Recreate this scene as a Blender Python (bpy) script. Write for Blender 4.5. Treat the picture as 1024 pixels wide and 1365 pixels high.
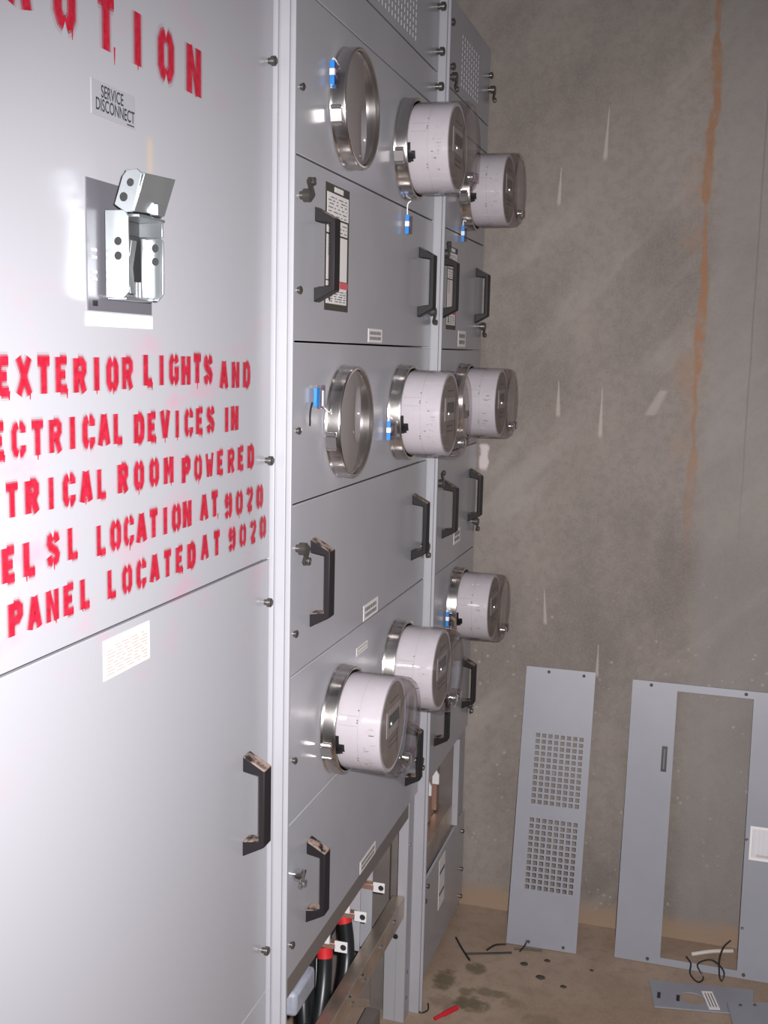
import bpy, math, random
from mathutils import Vector, Matrix
random.seed(7)
for o in list(bpy.data.objects): bpy.data.objects.remove(o)
SC = bpy.context.scene
COL = SC.collection
PI = math.pi

# ------------------------------------------------------------------ camera, light, exposure
CAM = Vector((0.59, 0.0, 1.533))
cd = bpy.data.cameras.new('camera'); cam = bpy.data.objects.new('camera', cd); COL.objects.link(cam)
cd.sensor_fit = 'VERTICAL'; cd.sensor_height = 36.0; cd.lens = 1474.15 / 1365 * 36.0
cd.clip_start = 0.02; cd.clip_end = 60
yaw, pit, rol = (math.radians(a) for a in (16.372, -8.174, -1.3014))
RM = Matrix.Rotation(yaw, 3, 'Z') @ Matrix.Rotation(pit, 3, 'X') @ Matrix.Rotation(rol, 3, 'Y')
rgt, fwd, upv = RM.col[0], RM.col[1], RM.col[2]
M4 = Matrix((rgt, upv, -fwd)).transposed().to_4x4(); M4.translation = CAM
cam.matrix_world = M4
SC.camera = cam

W = bpy.data.worlds.new('world'); SC.world = W; W.use_nodes = True
W.node_tree.nodes['Background'].inputs[0].default_value = (0.90, 0.88, 0.96, 1)
W.node_tree.nodes['Background'].inputs[1].default_value = 0.12

# the camera's own flash, a few centimetres beside and above the lens
ld = bpy.data.lights.new('flash', 'SPOT'); ld.energy = 255; ld.color = (1.0, 0.965, 0.965)
ld.spot_size = math.radians(98); ld.spot_blend = 1.0; ld.shadow_soft_size = 0.014
fl = bpy.data.objects.new('flash', ld); COL.objects.link(fl)
fl.location = CAM + rgt * 0.045 + upv * 0.03
aim = Vector((0.18, 2.1, 0.97))
fl.rotation_euler = (aim - fl.location).to_track_quat('-Z', 'Y').to_euler()

SC.view_settings.view_transform = 'Standard'; SC.view_settings.look = 'None'
SC.view_settings.exposure = 0.0; SC.view_settings.gamma = 1.0
SC.view_settings.use_curve_mapping = False

# ------------------------------------------------------------------ materials
class NT:
    """small helper that writes node maths as expressions"""
    def __init__(s, m): s.t = m.node_tree; s.n = s.t.nodes; s.l = s.t.links
    def lk(s, sock, v):
        if isinstance(v, (int, float)): sock.default_value = v
        elif isinstance(v, (tuple, list)): sock.default_value = (*v, 1) if (len(v) == 3 and sock.type == 'RGBA') else v
        else: s.l.new(v, sock)
    def m(s, op, a, b=0.0, c=0.0):
        n = s.n.new('ShaderNodeMath'); n.operation = op
        s.lk(n.inputs[0], a); s.lk(n.inputs[1], b); s.lk(n.inputs[2], c); return n.outputs[0]
    def add(s, a, b): return s.m('ADD', a, b)
    def sub(s, a, b): return s.m('SUBTRACT', a, b)
    def mul(s, a, b): return s.m('MULTIPLY', a, b)
    def absv(s, a): return s.m('ABSOLUTE', a)
    def step(s, v, lo, hi, a=0.0, b=1.0):
        n = s.n.new('ShaderNodeMapRange'); n.interpolation_type = 'SMOOTHSTEP'
        s.lk(n.inputs[0], v); s.lk(n.inputs[1], lo); s.lk(n.inputs[2], hi); s.lk(n.inputs[3], a); s.lk(n.inputs[4], b)
        return n.outputs[0]
    def noise(s, vec, scale, detail=4, rough=0.55):
        n = s.n.new('ShaderNodeTexNoise'); s.lk(n.inputs['Vector'], vec)
        n.inputs['Scale'].default_value = scale; n.inputs['Detail'].default_value = detail
        n.inputs['Roughness'].default_value = rough; return n.outputs[0]
    def mapping(s, vec, scale):
        n = s.n.new('ShaderNodeMapping'); s.lk(n.inputs[0], vec); n.inputs['Scale'].default_value = scale; return n.outputs[0]
    def mix(s, f, a, b):
        n = s.n.new('ShaderNodeMix'); n.data_type = 'RGBA'; s.lk(n.inputs[0], f); s.lk(n.inputs[6], a); s.lk(n.inputs[7], b); return n.outputs[2]
    def co(s): return s.n.new('ShaderNodeTexCoord').outputs['Object']
    def pos(s): return s.n.new('ShaderNodeNewGeometry').outputs['Position']
    def xyz(s, v):
        n = s.n.new('ShaderNodeSeparateXYZ'); s.lk(n.inputs[0], v); return n.outputs
    def bump(s, h, strength, dist=0.002):
        n = s.n.new('ShaderNodeBump'); n.inputs['Strength'].default_value = strength; n.inputs['Distance'].default_value = dist
        s.lk(n.inputs['Height'], h); return n.outputs[0]

def mat(name, col=(.5, .5, .5), rough=.5, metal=0.0, spec=.5, var=0.0, vscale=20, bump=0.0, bscale=300):
    m = bpy.data.materials.new(name); m.use_nodes = True
    t = NT(m); b = t.n['Principled BSDF']
    b.inputs['Base Color'].default_value = (*col, 1); b.inputs['Roughness'].default_value = rough
    b.inputs['Metallic'].default_value = metal; b.inputs['Specular IOR Level'].default_value = spec
    co = t.co()
    if var:
        f = t.step(t.noise(co, vscale), .3, .7)
        t.lk(b.inputs['Base Color'], t.mix(f, tuple(c * (1 - var) for c in col), tuple(min(1, c * (1 + var)) for c in col)))
    if bump:
        t.lk(b.inputs['Normal'], t.bump(t.noise(co, bscale, 2), bump, .001))
    return m

PAINT = (.378, .378, .412)
M = {}
M['paint'] = mat('grey_enamel', PAINT, .24, spec=.5, var=.03, vscale=6, bump=.05, bscale=260)
M['post'] = mat('pale_grey_enamel', (.35, .35, .38), .4, var=.03, vscale=8)
M['loose'] = mat('blue_grey_enamel', (.285, .29, .33), .42, var=.03, vscale=9)
M['inside'] = mat('galvanised_inside', (.19, .165, .155), .5, metal=.2, var=.15, vscale=9)
M['rail'] = mat('brown_grey_rail', (.17, .15, .14), .5)
M['steel'] = mat('ring_steel', (.72, .69, .67), .2, metal=1.0, var=.08, vscale=14)
M['zinc'] = mat('zinc_plate', (.46, .50, .52), .30, metal=.85, var=.05, vscale=22)
M['channel'] = mat('galvanised_channel', (.60, .52, .44), .33, metal=.85, var=.18, vscale=14)
M['screw'] = mat('dark_screw', (.16, .15, .14), .35, metal=.8)
M['dull'] = mat('dull_screw', (.07, .06, .055), .7)
M['greylabel'] = mat('grey_label', (.33, .33, .36), .5)
M['bright'] = mat('bright_screw', (.75, .75, .75), .2, metal=1)
M['black'] = mat('black_plastic', (.018, .018, .02), .4)
M['hole'] = mat('recess_shade', (.02, .02, .022), .7)  # near-black that stands in for shade inside bores and gaps
M['white'] = mat('white_label', (.80, .77, .76), .5)
M['cream'] = mat('cream_label', (.74, .70, .65), .5)
M['ink'] = mat('grey_ink', (.16, .15, .16), .6)
M['paleink'] = mat('pale_ink', (.40, .29, .27), .6)
M['inkblack'] = mat('black_ink', (.03, .035, .05), .6)
M['olive'] = mat('olive_label_border', (.055, .05, .04), .5)
M['redlabel'] = mat('red_label', (.62, .12, .14), .5)
M['paper'] = mat('meter_wrap', (.66, .65, .69), .45, var=.03, vscale=18)
M['seam'] = mat('wrap_seam', (.50, .46, .46), .6)
M['face'] = mat('meter_face', (.30, .26, .23), .55, var=.12, vscale=20)
M['lcd'] = mat('meter_display', (.10, .10, .095), .25)
M['bezel'] = mat('meter_bezel', (.42, .39, .37), .4)
M['disc'] = mat('socket_closing_disc', (.20, .18, .175), .07, spec=.9)
M['blue'] = mat('blue_seal', (.03, .22, .62), .35)
M['sealwhite'] = mat('white_seal', (.82, .84, .88), .35)
M['plate'] = mat('operator_plate', (.115, .112, .13), .42)
M['tag'] = mat('white_lug', (.72, .71, .73), .45)
M['cable'] = mat('black_cable', (.012, .014, .016), .35)
M['redtape'] = mat('red_tape', (.55, .02, .025), .45)
M['bluebox'] = mat('grey_blue_plastic', (.36, .38, .46), .45, var=.15, vscale=25)
M['copper'] = mat('copper_bar', (.50, .30, .24), .4, metal=.6)
M['redwire'] = mat('red_wire', (.55, .015, .03), .4)
M['whitewire'] = mat('white_wire', (.62, .58, .53), .5)
M['grit'] = mat('dark_crumb', (.05, .042, .035), .9, var=.3, vscale=90)

def dusty():
    m = mat('dusty_black_plastic', (.018, .018, .02), .5, spec=.3); t = NT(m); b = t.n['Principled BSDF']
    g = t.n.new('ShaderNodeNewGeometry'); z = t.xyz(g.outputs['Normal'])[2]
    f = t.mul(t.step(z, .35, .7), t.step(t.noise(t.pos(), 70, 3), .36, .6))
    t.lk(b.inputs['Base Color'], t.mix(t.mul(f, .8), (.014, .012, .014), (.40, .29, .24)))
    t.lk(b.inputs['Roughness'], t.step(f, 0, 1, .5, .85)); return m
M['handle'] = dusty()

def clear(name, tint, gloss=.05):
    m = bpy.data.materials.new(name); m.use_nodes = True; t = NT(m); n = t.n
    out = n['Material Output']; n.remove(n['Principled BSDF'])
    tr = n.new('ShaderNodeBsdfTransparent'); tr.inputs[0].default_value = (*tint, 1)
    gl = n.new('ShaderNodeBsdfGlossy'); gl.inputs['Roughness'].default_value = gloss; gl.inputs[0].default_value = (1, 1, 1, 1)
    lw = n.new('ShaderNodeLayerWeight'); lw.inputs[0].default_value = .5
    fz = t.add(.04, t.mul(t.m('POWER', lw.outputs['Facing'], 5), .9))
    mx = n.new('ShaderNodeMixShader')
    t.lk(mx.inputs[0], fz); t.l.new(tr.outputs[0], mx.inputs[1]); t.l.new(gl.outputs[0], mx.inputs[2])
    t.l.new(mx.outputs[0], out.inputs[0]); return m
M['clear'] = clear('clear_cover', (.84, .815, .82), .06)
M['clearseal'] = clear('clear_seal_plastic', (.80, .74, .78), .12)

def red_paint(name, alpha):
    m = mat(name, (.66, .018, .055), .55); t = NT(m); b = t.n['Principled BSDF']
    p = t.pos(); f = t.noise(p, 130, 3)
    t.lk(b.inputs['Base Color'], t.mix(t.step(f, .35, .7), (.36, .005, .022), (.47, .014, .042)))
    if alpha < 1: b.inputs['Alpha'].default_value = alpha
    return m
M['red'] = red_paint('red_spray_paint', 1); M['redhaze'] = red_paint('red_overspray_haze', .10); M['redmist'] = red_paint('red_overspray', .42)

def stencilled_enamel():
    m = mat('grey_enamel_with_overspray', PAINT, .26, bump=.05, bscale=260); t = NT(m); b = t.n['Principled BSDF']
    p = t.pos(); x, y, z = t.xyz(p)
    n1 = t.step(t.noise(t.mapping(p, (1, 1, 2.2)), 9, 5), .50, .78)
    band = t.mul(t.step(z, 1.10, 1.24), t.step(z, 1.50, 1.62, 1, 0))
    top = t.mul(t.step(z, 1.79, 1.83), .5)
    f = t.mul(n1, t.m('MINIMUM', t.add(t.mul(band, .42), t.mul(top, .4)), 1))
    st = t.mul(t.step(t.absv(t.sub(y, 1.095)), .0, .012, 1, 0), t.mul(t.step(z, 1.70, 1.725), t.step(z, 1.745, 1.76, 1, 0)))
    base = t.mix(f, PAINT, (.62, .22, .32))
    t.lk(b.inputs['Base Color'], t.mix(t.mul(st, .45), base, (.60, .46, .30))); return m
M['coverpaint'] = stencilled_enamel()

def wall_mat():
    m = mat('cast_concrete', (.22, .19, .175), .9, spec=.2); t = NT(m); b = t.n['Principled BSDF']
    p = t.pos(); x, y, z = t.xyz(p)
    big = t.step(t.noise(p, 1.7, 4), .36, .66)
    sweep = t.step(t.noise(t.mapping(p, (1.4, 1, .55)), 3.4, 5, .6), .40, .66)
    fine = t.noise(p, 42, 5, .65)
    cv = t.n.new('ShaderNodeCombineXYZ'); t.lk(cv.inputs[0], t.mul(t.sub(x, t.mul(z, .9)), 2.2)); t.lk(cv.inputs[2], t.mul(t.add(z, t.mul(x, .9)), .5))
    diag = t.mul(t.step(t.noise(cv.outputs[0], 2.6, 5, .6), .50, .70), t.step(t.noise(p, 2.3, 2), .42, .60))
    gr = t.noise(p, 190, 3)
    c = t.mix(big, (.185, .160, .145), (.275, .240, .214))
    c = t.mix(t.mul(sweep, .55), c, (.315, .275, .248))
    c = t.mix(t.step(fine, .42, .62, .0, .24), c, (.155, .137, .125))
    c = t.mix(t.step(gr, .42, .70, .0, .25), c, (.34, .30, .275))
    c = t.mix(t.mul(diag, .5), c, (.36, .325, .30))
    # greyer right-hand pour beyond the rust streak
    c = t.mix(t.step(x, .54, .60, 0, .5), c, (.285, .268, .258))
    # pale pocks low down
    vo = t.n.new('ShaderNodeTexVoronoi'); vo.inputs['Scale'].default_value = 42; t.lk(vo.inputs['Vector'], t.mapping(p, (1, .2, 1)))
    pk = t.mul(t.step(vo.outputs['Distance'], .10, .22, 1, 0), t.mul(t.step(t.noise(p, 13, 2), .5, .62), t.step(z, .75, 1.1, .75, 0)))
    c = t.mix(pk, c, (.40, .35, .33))
    # vertical board-joint seams
    for cx, wd, am in ((.672, .0035, .4), (.356, .004, .08)):
        jx = t.add(x, t.mul(t.sub(t.noise(p, 6, 2), .5), .008))
        c = t.mix(t.mul(t.step(t.absv(t.sub(jx, cx)), 0, wd, 1, 0), t.mul(t.step(z, .9, 1.5), am)), c, (.12, .11, .105))
    # rust streak
    wob = t.mul(t.sub(t.noise(t.mapping(p, (1, 1, 1)), 4.5, 4, .6), .5), .045)
    rx = t.absv(t.sub(t.add(x, wob), .549))
    wid = t.add(t.add(.0045, t.mul(t.step(t.noise(t.mapping(p, (.3, .3, 1)), 9, 3), .38, .72), .011)), t.mul(t.sub(t.noise(p, 75, 4), .5), .007))
    rm = t.step(t.m('DIVIDE', rx, wid), .55, 1.25, 1, 0)
    fade = t.step(z, .85, 1.62, 0, 1)
    rm = t.mul(rm, t.mul(fade, t.step(t.noise(p, 26, 3), .30, .56, .35, 1)))
    c = t.mix(t.mul(rm, .85), c, (.31, .160, .088))
    halo = t.mul(t.step(t.m('DIVIDE', t.absv(t.sub(t.add(x, wob), .525)), .05), .0, 1.0, 1, 0), t.mul(t.step(z, .9, 1.4), t.step(t.noise(p, 7, 3), .45, .7, 0, .5)))
    c = t.mix(halo, c, (.32, .20, .13))
    # pale trowel scrapes
    for x0, z0, x1, z1, w in ((.300, 2.149, .295, 2.018, .0055), (.188, 2.009, .185, 1.911, .005), (.205, 1.474, .207, 1.378, .006), (.317, 1.462, .317, 1.328, .0055),
                              (.470, 1.457, .437, 1.390, .014), (.191, .925, .198, .824, .005), (.340, .790, .340, .695, .0045)):
        cz = (z0 + z1) / 2; h = abs(z1 - z0) / 2; k = (x1 - x0) / (z1 - z0)
        dx = t.absv(t.sub(t.sub(x, x0 - k * z0), t.mul(z, k)))
        tp = t.step(z, cz - h * 1.1, cz + h * 1.1, w * 1.25, w * .25 if w < .01 else w)
        dz = t.m('DIVIDE', t.absv(t.sub(z, cz)), h)
        mk = t.mul(t.step(t.m('DIVIDE', dx, tp), .35, 1.1, 1, 0), t.step(dz, .8, 1.05, 1, 0))
        c = t.mix(t.mul(mk, .6 if w < .01 else .4), c, (.52, .46, .41))
    # plaster smear beside the last cabinet
    sm = t.mul(t.step(t.absv(t.sub(t.add(x, t.mul(t.sub(t.noise(p, 40, 2), .5), .02)), .015)), .006, .014, 1, 0), t.mul(t.step(z, 1.225, 1.24), t.step(z, 1.295, 1.305, 1, 0)))
    c = t.mix(t.mul(sm, .9), c, (.62, .56, .56))
    # sandy dirt along the foot of the wall
    c = t.mix(t.step(t.add(z, t.mul(t.sub(t.noise(p, 11, 3), .5), .05)), .03, .085, .9, 0), c, (.33, .235, .165))
    t.lk(b.inputs['Base Color'], c)
    t.lk(b.inputs['Normal'], t.bump(t.add(t.mul(fine, .7), gr), .18, .004)); return m
M['wall'] = wall_mat()

def floor_mat():
    m = mat('dusty_concrete_floor', (.33, .24, .18), .85, spec=.25); t = NT(m); b = t.n['Principled BSDF']
    p = t.pos(); x, y, z = t.xyz(p)
    c = t.mix(t.step(t.noise(p, 3.2, 5), .35, .68), (.31, .222, .165), (.39, .295, .225))
    c = t.mix(t.step(t.noise(p, 30, 4), .45, .68, 0, .4), c, (.24, .175, .13))
    c = t.mix(t.step(t.noise(p, 160, 2), .45, .7, 0, .3), c, (.42, .33, .26))
    for sx, sy, rx, ry, a in ((.104, 2.569, .028, .03, .7), (.040, 2.496, .03, .05, .75), (.16, 2.475, .06, .018, .6), (.125, 2.415, .045, .035, .75), (.07, 2.40, .05, .03, .35),
                              (.10, 2.46, .02, .015, .6), (.22, 2.45, .03, .02, .3), (.30, 2.40, .05, .03, .3)):
        d = t.add(t.m('POWER', t.m('DIVIDE', t.sub(x, sx), rx), 2), t.m('POWER', t.m('DIVIDE', t.sub(y, sy), ry), 2))
        d = t.add(d, t.mul(t.sub(t.noise(p, 45, 3), .5), 2.4))
        c = t.mix(t.mul(t.step(d, .2, 1.3, 1, 0), a), c, (.105, .085, .05))
    t.lk(b.inputs['Base Color'], c)
    t.lk(b.inputs['Normal'], t.bump(t.noise(p, 120, 4), .2, .003)); return m
M['floor'] = floor_mat()

# ------------------------------------------------------------------ mesh builder
class MB:
    def __init__(s): s.v = []; s.f = []; s.m = []
    def face(s, idx, m=0): s.f.append(tuple(idx)); s.m.append(m)
    def add(s, vs, fs, m=0):
        b = len(s.v); s.v += [Vector(v) for v in vs]
        for f in fs: s.face([b + i for i in f], m)
        return s
    def box(s, x0, x1, y0, y1, z0, z1, m=0):
        vs = [(x, y, z) for x in (x0, x1) for y in (y0, y1) for z in (z0, z1)]
        return s.add(vs, [(0, 1, 3, 2), (4, 6, 7, 5), (0, 4, 5, 1), (2, 3, 7, 6), (0, 2, 6, 4), (1, 5, 7, 3)], m)
    def obox(s, mx, sx, sy, sz, m=0):
        b = MB(); b.box(-sx / 2, sx / 2, -sy / 2, sy / 2, -sz / 2, sz / 2)
        return s.add([mx @ v for v in b.v], b.f, m)
    def prism(s, pts, d, m=0):
        """closed polygon of 3-D points swept by vector d"""
        n = len(pts); d = Vector(d); vs = [Vector(p) for p in pts] + [Vector(p) + d for p in pts]
        fs = [tuple(range(n))[::-1], tuple(range(n, 2 * n))] + [(i, (i + 1) % n, n + (i + 1) % n, n + i) for i in range(n)]
        return s.add(vs, fs, m)
    def lathe(s, prof, n=48, m=0, c=(0, 0, 0), axis='X', a0=0, a1=2 * PI):
        b = len(s.v); full = abs(a1 - a0 - 2 * PI) < 1e-6; k = n if full else n + 1
        for h, r in prof:
            for i in range(k):
                a = a0 + (a1 - a0) * i / n; ca, sa = math.cos(a) * r, math.sin(a) * r
                v = {'X': (h, ca, sa), 'Y': (ca, h, sa), 'Z': (ca, sa, h)}[axis]
                s.v.append(Vector(v) + Vector(c))
        for j in range(len(prof) - 1):
            for i in range(n):
                i2 = (i + 1) % k
                s.face((b + j * k + i, b + j * k + i2, b + (j + 1) * k + i2, b + (j + 1) * k + i), m)
        return s
    def disc(s, x, r, n=48, m=0, c=(0, 0, 0)):
        return s.add([Vector((x, r * math.cos(2 * PI * i / n), r * math.sin(2 * PI * i / n))) + Vector(c) for i in range(n)], [tuple(range(n))], m)
    def tube(s, path, r, n=10, m=0):
        P = [Vector(p) for p in path]; b = len(s.v); prev = None
        for i, p in enumerate(P):
            d = (P[min(i + 1, len(P) - 1)] - P[max(i - 1, 0)]).normalized()
            u = d.orthogonal().normalized() if prev is None else (prev - d * prev.dot(d)).normalized()
            prev = u; w = d.cross(u)
            rr = r[i] if isinstance(r, (list, tuple)) else r
            for k in range(n):
                a = 2 * PI * k / n; s.v.append(p + (u * math.cos(a) + w * math.sin(a)) * rr)
        for i in range(len(P) - 1):
            for k in range(n):
                s.face((b + i * n + k, b + i * n + (k + 1) % n, b + (i + 1) * n + (k + 1) % n, b + (i + 1) * n + k), m)
        s.face([b + k for k in range(n)][::-1], m); s.face([b + (len(P) - 1) * n + k for k in range(n)], m)
        return s
    def build(s, name, mats, parent=None, loc=(0, 0, 0), bevel=0, smooth=35, label=None, shift=None):
        if shift is not None: s.v = [v - Vector(shift) for v in s.v]
        me = bpy.data.meshes.new(name); me.from_pydata([tuple(v) for v in s.v], [], s.f)
        for k in (mats if isinstance(mats, (list, tuple)) else [mats]): me.materials.append(M[k])
        me.polygons.foreach_set('material_index', s.m)
        import bmesh
        bm = bmesh.new(); bm.from_mesh(me); bmesh.ops.recalc_face_normals(bm, faces=bm.faces); bm.to_mesh(me); bm.free()
        me.polygons.foreach_set('use_smooth', [True] * len(me.polygons)); me.set_sharp_from_angle(angle=math.radians(smooth))
        me.update()
        o = bpy.data.objects.new(name, me); COL.objects.link(o); o.location = loc
        if parent: o.parent = parent
        if bevel:
            md = o.modifiers.new('bevel', 'BEVEL'); md.width = bevel; md.segments = 2; md.limit_method = 'ANGLE'
        if label: o['label'] = label
        return o

def spline(pts, n=8):
    P = [Vector(p) for p in pts]; P = [P[0] * 2 - P[1]] + P + [P[-1] * 2 - P[-2]]; out = []
    for i in range(1, len(P) - 2):
        a, b, c, d = P[i - 1:i + 3]
        for k in range(n):
            t = k / n
            out.append(.5 * ((2 * b) + (c - a) * t + (2 * a - 5 * b + 4 * c - d) * t * t + (3 * b - a - 3 * c + d) * t ** 3))
    out.append(P[-2]); return out

def thing(name, label, cat, loc, group=None):
    o = bpy.data.objects.new(name, None); COL.objects.link(o); o.location = loc; o.empty_display_size = .05
    o['label'] = label; o['category'] = cat
    if group: o['group'] = group
    return o
def tag(o, label, cat, group=None):
    o['label'] = label; o['category'] = cat
    if group: o['group'] = group
    return o
def struct(o): o['kind'] = 'structure'; return o

# ------------------------------------------------------------------ room
YW = 2.885
struct(MB().box(-1.2, 3.4, -1.5, YW, -.12, 0).build('floor', 'floor'))
struct(MB().box(-1.2, 3.4, YW, YW + .2, -.12, 3.0).build('wall_back', 'wall'))

# ------------------------------------------------------------------ switchboard
TOP = 2.296
S1 = thing('switchboard_section', 'nearest grey cabinet section with red stencilled lettering and disconnect lever', 'electrical cabinet', (-.3, .95, 0), 'sections of the switchboard')
S2 = thing('switchboard_section', 'middle grey cabinet section with two empty meter rings and an open bottom full of cables', 'electrical cabinet', (-.3, 1.93, 0), 'sections of the switchboard')
S3 = thing('switchboard_section', 'narrow farthest grey cabinet section with three meters, against the concrete wall', 'electrical cabinet', (-.3, 2.62, 0), 'sections of the switchboard')
ORG = {S1: Vector(S1.location), S2: Vector(S2.location), S3: Vector(S3.location)}
def part(mb, name, mats, sec, parent=None, **k):
    return mb.build(name, mats, parent or sec, shift=ORG[sec], **k)

def enclosure(sec, y0, y1):
    b = MB(); t = .004
    b.box(-.62, -.008, y0, y0 + t, 0, TOP).box(-.62, -.008, y1 - t, y1, 0, TOP)
    b.box(-.62, -.616, y0 + t, y1 - t, 0, TOP).box(-.62, -.008, y0 + t, y1 - t, TOP - t, TOP)
    part(b, 'enclosure', 'inside', sec)
enclosure(S1, .45, 1.432); enclosure(S2, 1.462, 2.356); enclosure(S3, 2.392, 2.872)

def trim(sec, y, k, z0=0):
    """stepped upright joint strip: thin lip, broad face, thin lip, all turned to the aisle's near end"""
    b = MB()
    b.box(-.02, .0055 * k, y, y + .006, z0, TOP)
    b.box(-.02, .0190 * k, y + .008, y + .013, z0, TOP)
    b.box(-.02, .0060 * k, y + .006, y + .008, z0, TOP)
    b.box(-.02, .0175 * k, y + .013, y + .0155, z0, TOP)
    b.box(-.02, .0250 * k, y + .0155, y + .0215, z0, TOP)
    return part(b, 'joint_strip', 'post', sec, bevel=.0008)
trim(S1, 1.4385, 1.0)
def trim2(sec, y):
    b = MB()
    b.box(-.02, .0160, y, y + .008, 0, TOP); b.box(-.02, .0150, y + .008, y + .0105, 0, TOP); b.box(-.02, .0210, y + .0105, y + .018, 0, TOP)
    return part(b, 'joint_strip', 'post', sec, bevel=.0008)
trim2(S2, 2.336)

def cover(sec, y0, y1, z0, z1, m='paint', label=None, g=.0014):
    b = MB(); b.box(-.006, 0, y0 + g, y1 - g, z0 + g, z1 - g)
    return part(b, 'cover_panel', m, sec, bevel=.0009, label=label)

def pull(sec, cov, y, zc, length=.144, w=.025, d=.033, lab=None):
    """flat-faced bow handle: two sloping feet and an upright grip"""
    h = length / 2; ft = .0225
    prof = [(0, h), (d, h - .018), (d, -h + .018), (0, -h), (0, -h + ft), (d - .009, -h + ft + .003), (d - .009, h - ft - .003), (0, h - ft)]
    b = MB(); b.prism([(x + .0003, y, zc + z) for x, z in prof], (0, w, 0))
    return part(b, 'handle', 'handle', sec, cov, bevel=.0016)

def screw(sec, cov, y, z, r=.0055, h=.006, m='screw', x=0.0):
    b = MB(); b.lathe([(x, r * .75), (x + h * .45, r * .75), (x + h * .45, r), (x + h * .8, r), (x + h, r * .6), (x + h, 0)], 12, 0, (0, y, z))
    return part(b, 'screw', m, sec, cov)

def latch(sec, cov, y, z, bright=False, up=1):
    """captive knurled thumb screw with a swinging hasp"""
    b = MB(); b.lathe([(0, .006), (.006, .006), (.006, .0095), (.016, .0095), (.018, .007), (.018, 0)], 16, 0, (0, y, z))
    mx = Matrix.Translation((.012, y + .012, z + .012 * up)) @ Matrix.Rotation(.7 * up, 4, 'X')
    b.obox(mx, .004, .009, .030)
    b.lathe([(.010, .006), (.016, .006), (.017, .003)], 10, 0, (0, y + .018, z + .022 * up))
    return part(b, 'thumb_latch', 'bright' if bright else 'screw', sec, cov)

def rect(b, y0, y1, z0, z1, m=0, x=.0006, t=.0006): return b.box(x - t, x, y0, y1, z0, z1, m)
def small_label(sec, cov, y0, y1, z0, z1, mode=0):
    b = MB(); rect(b, y0, y1, z0, z1, 0); w, h = y1 - y0, z1 - z0
    if mode == 0:
        for zz in (.30, .68):
            y = y0 + w * .1
            while y < y1 - w * .12:
                s = random.uniform(.03, .08) * w; rect(b, y, min(y + s, y1 - w * .08), z0 + h * (zz - .12), z0 + h * (zz + .12), 1, .0008); y += s + .02 * w
    else:
        rect(b, y0 + w * .08, y1 - w * .08, z0 + h * .25, z0 + h * .75, 1, .0008)
        rect(b, y0 + w * .11, y1 - w * .11, z0 + h * .32, z0 + h * .68, 0, .0010)
    return part(b, 'sticker', ['white', 'ink'], sec, cov)

def warning_label(sec, cov, y0, y1, z0, z1):
    b = MB(); w, h = y1 - y0, z1 - z0; R = lambda a, c, e, f, m, x: rect(b, y0 + w * a, y0 + w * c, z0 + h * e, z0 + h * f, m, x)
    R(0, 1, 0, 1, 0, .0006)
    R(.06, .96, .74, .93, 1, .0009); R(.35, .72, .945, .985, 1, .0009)
    R(.06, .92, .055, .19, 1, .0009); R(.06, .92, .245, .60, 1, .0009); R(.06, .92, .615, .725, 1, .0009)
    R(.62, .97, .185, .24, 2, .0011); R(.06, .32, .195, .235, 1, .0010)
    for i in range(14):
        z = .60 - i * .012
        R(.10, .24, z - .004, z, 3, .0011)
    for z in (.90, .875, .85, .82, .79, .76, .70, .67, .64, .16, .14, .12, .10, .08):
        a = random.uniform(.1, .2)
        while a < .85:
            s = random.uniform(.05, .2); R(a, min(a + s, .88), z - .008, z, 3, .0012); a += s + random.uniform(.03, .12)
    R(.16, .22, .08, .17, 0, .0013)
    return part(b, 'warning_label', ['olive', 'white', 'redlabel', 'ink'], sec, cov)

def perforate(b, y0, y1, z0, z1, ny, nz, solid, m=0):
    """plate with a grid of slots, left open"""
    (Y0, Y1, Z0, Z1), t = solid, .006
    fy, fz = .45, .70
    ys = [Y0]; zs = [Z0]
    for i in range(ny):
        p = (y1 - y0) / ny; ys += [y0 + i * p, y0 + i * p + p * fy]
    for i in range(nz):
        p = (z1 - z0) / nz; zs += [z0 + i * p, z0 + i * p + p * fz]
    ys.append(Y1); zs.append(Z1)
    grid_plate(b, ys, zs, lambda i, j: i % 2 == 1 and j % 2 == 1, lambda u, v, d: (-.0022 + d * .0022, u, v), m)

def grid_plate(b, us, vs, hole, fn, m=0):
    nu, nv = len(us), len(vs); base = len(b.v)
    for d in (0, 1):
        for v in vs:
            for u in us: b.v.append(Vector(fn(u, v, d)))
    I = lambda i, j, d: base + d * nu * nv + j * nu + i
    H = lambda i, j: i < 0 or j < 0 or i >= nu - 1 or j >= nv - 1 or hole(i, j)
    for j in range(nv - 1):
        for i in range(nu - 1):
            if hole(i, j): continue
            b.face((I(i, j, 1), I(i + 1, j, 1), I(i + 1, j + 1, 1), I(i, j + 1, 1)), m)
            b.face((I(i, j, 0), I(i, j + 1, 0), I(i + 1, j + 1, 0), I(i + 1, j, 0)), m)
            if H(i - 1, j): b.face((I(i, j, 0), I(i, j, 1), I(i, j + 1, 1), I(i, j + 1, 0)), m)
            if H(i + 1, j): b.face((I(i + 1, j, 0), I(i + 1, j + 1, 0), I(i + 1, j + 1, 1), I(i + 1, j, 1)), m)
            if H(i, j - 1): b.face((I(i, j, 0), I(i + 1, j, 0), I(i + 1, j, 1), I(i, j, 1)), m)
            if H(i, j + 1): b.face((I(i, j + 1, 0), I(i, j + 1, 1), I(i + 1, j + 1, 1), I(i + 1, j + 1, 0)), m)

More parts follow.
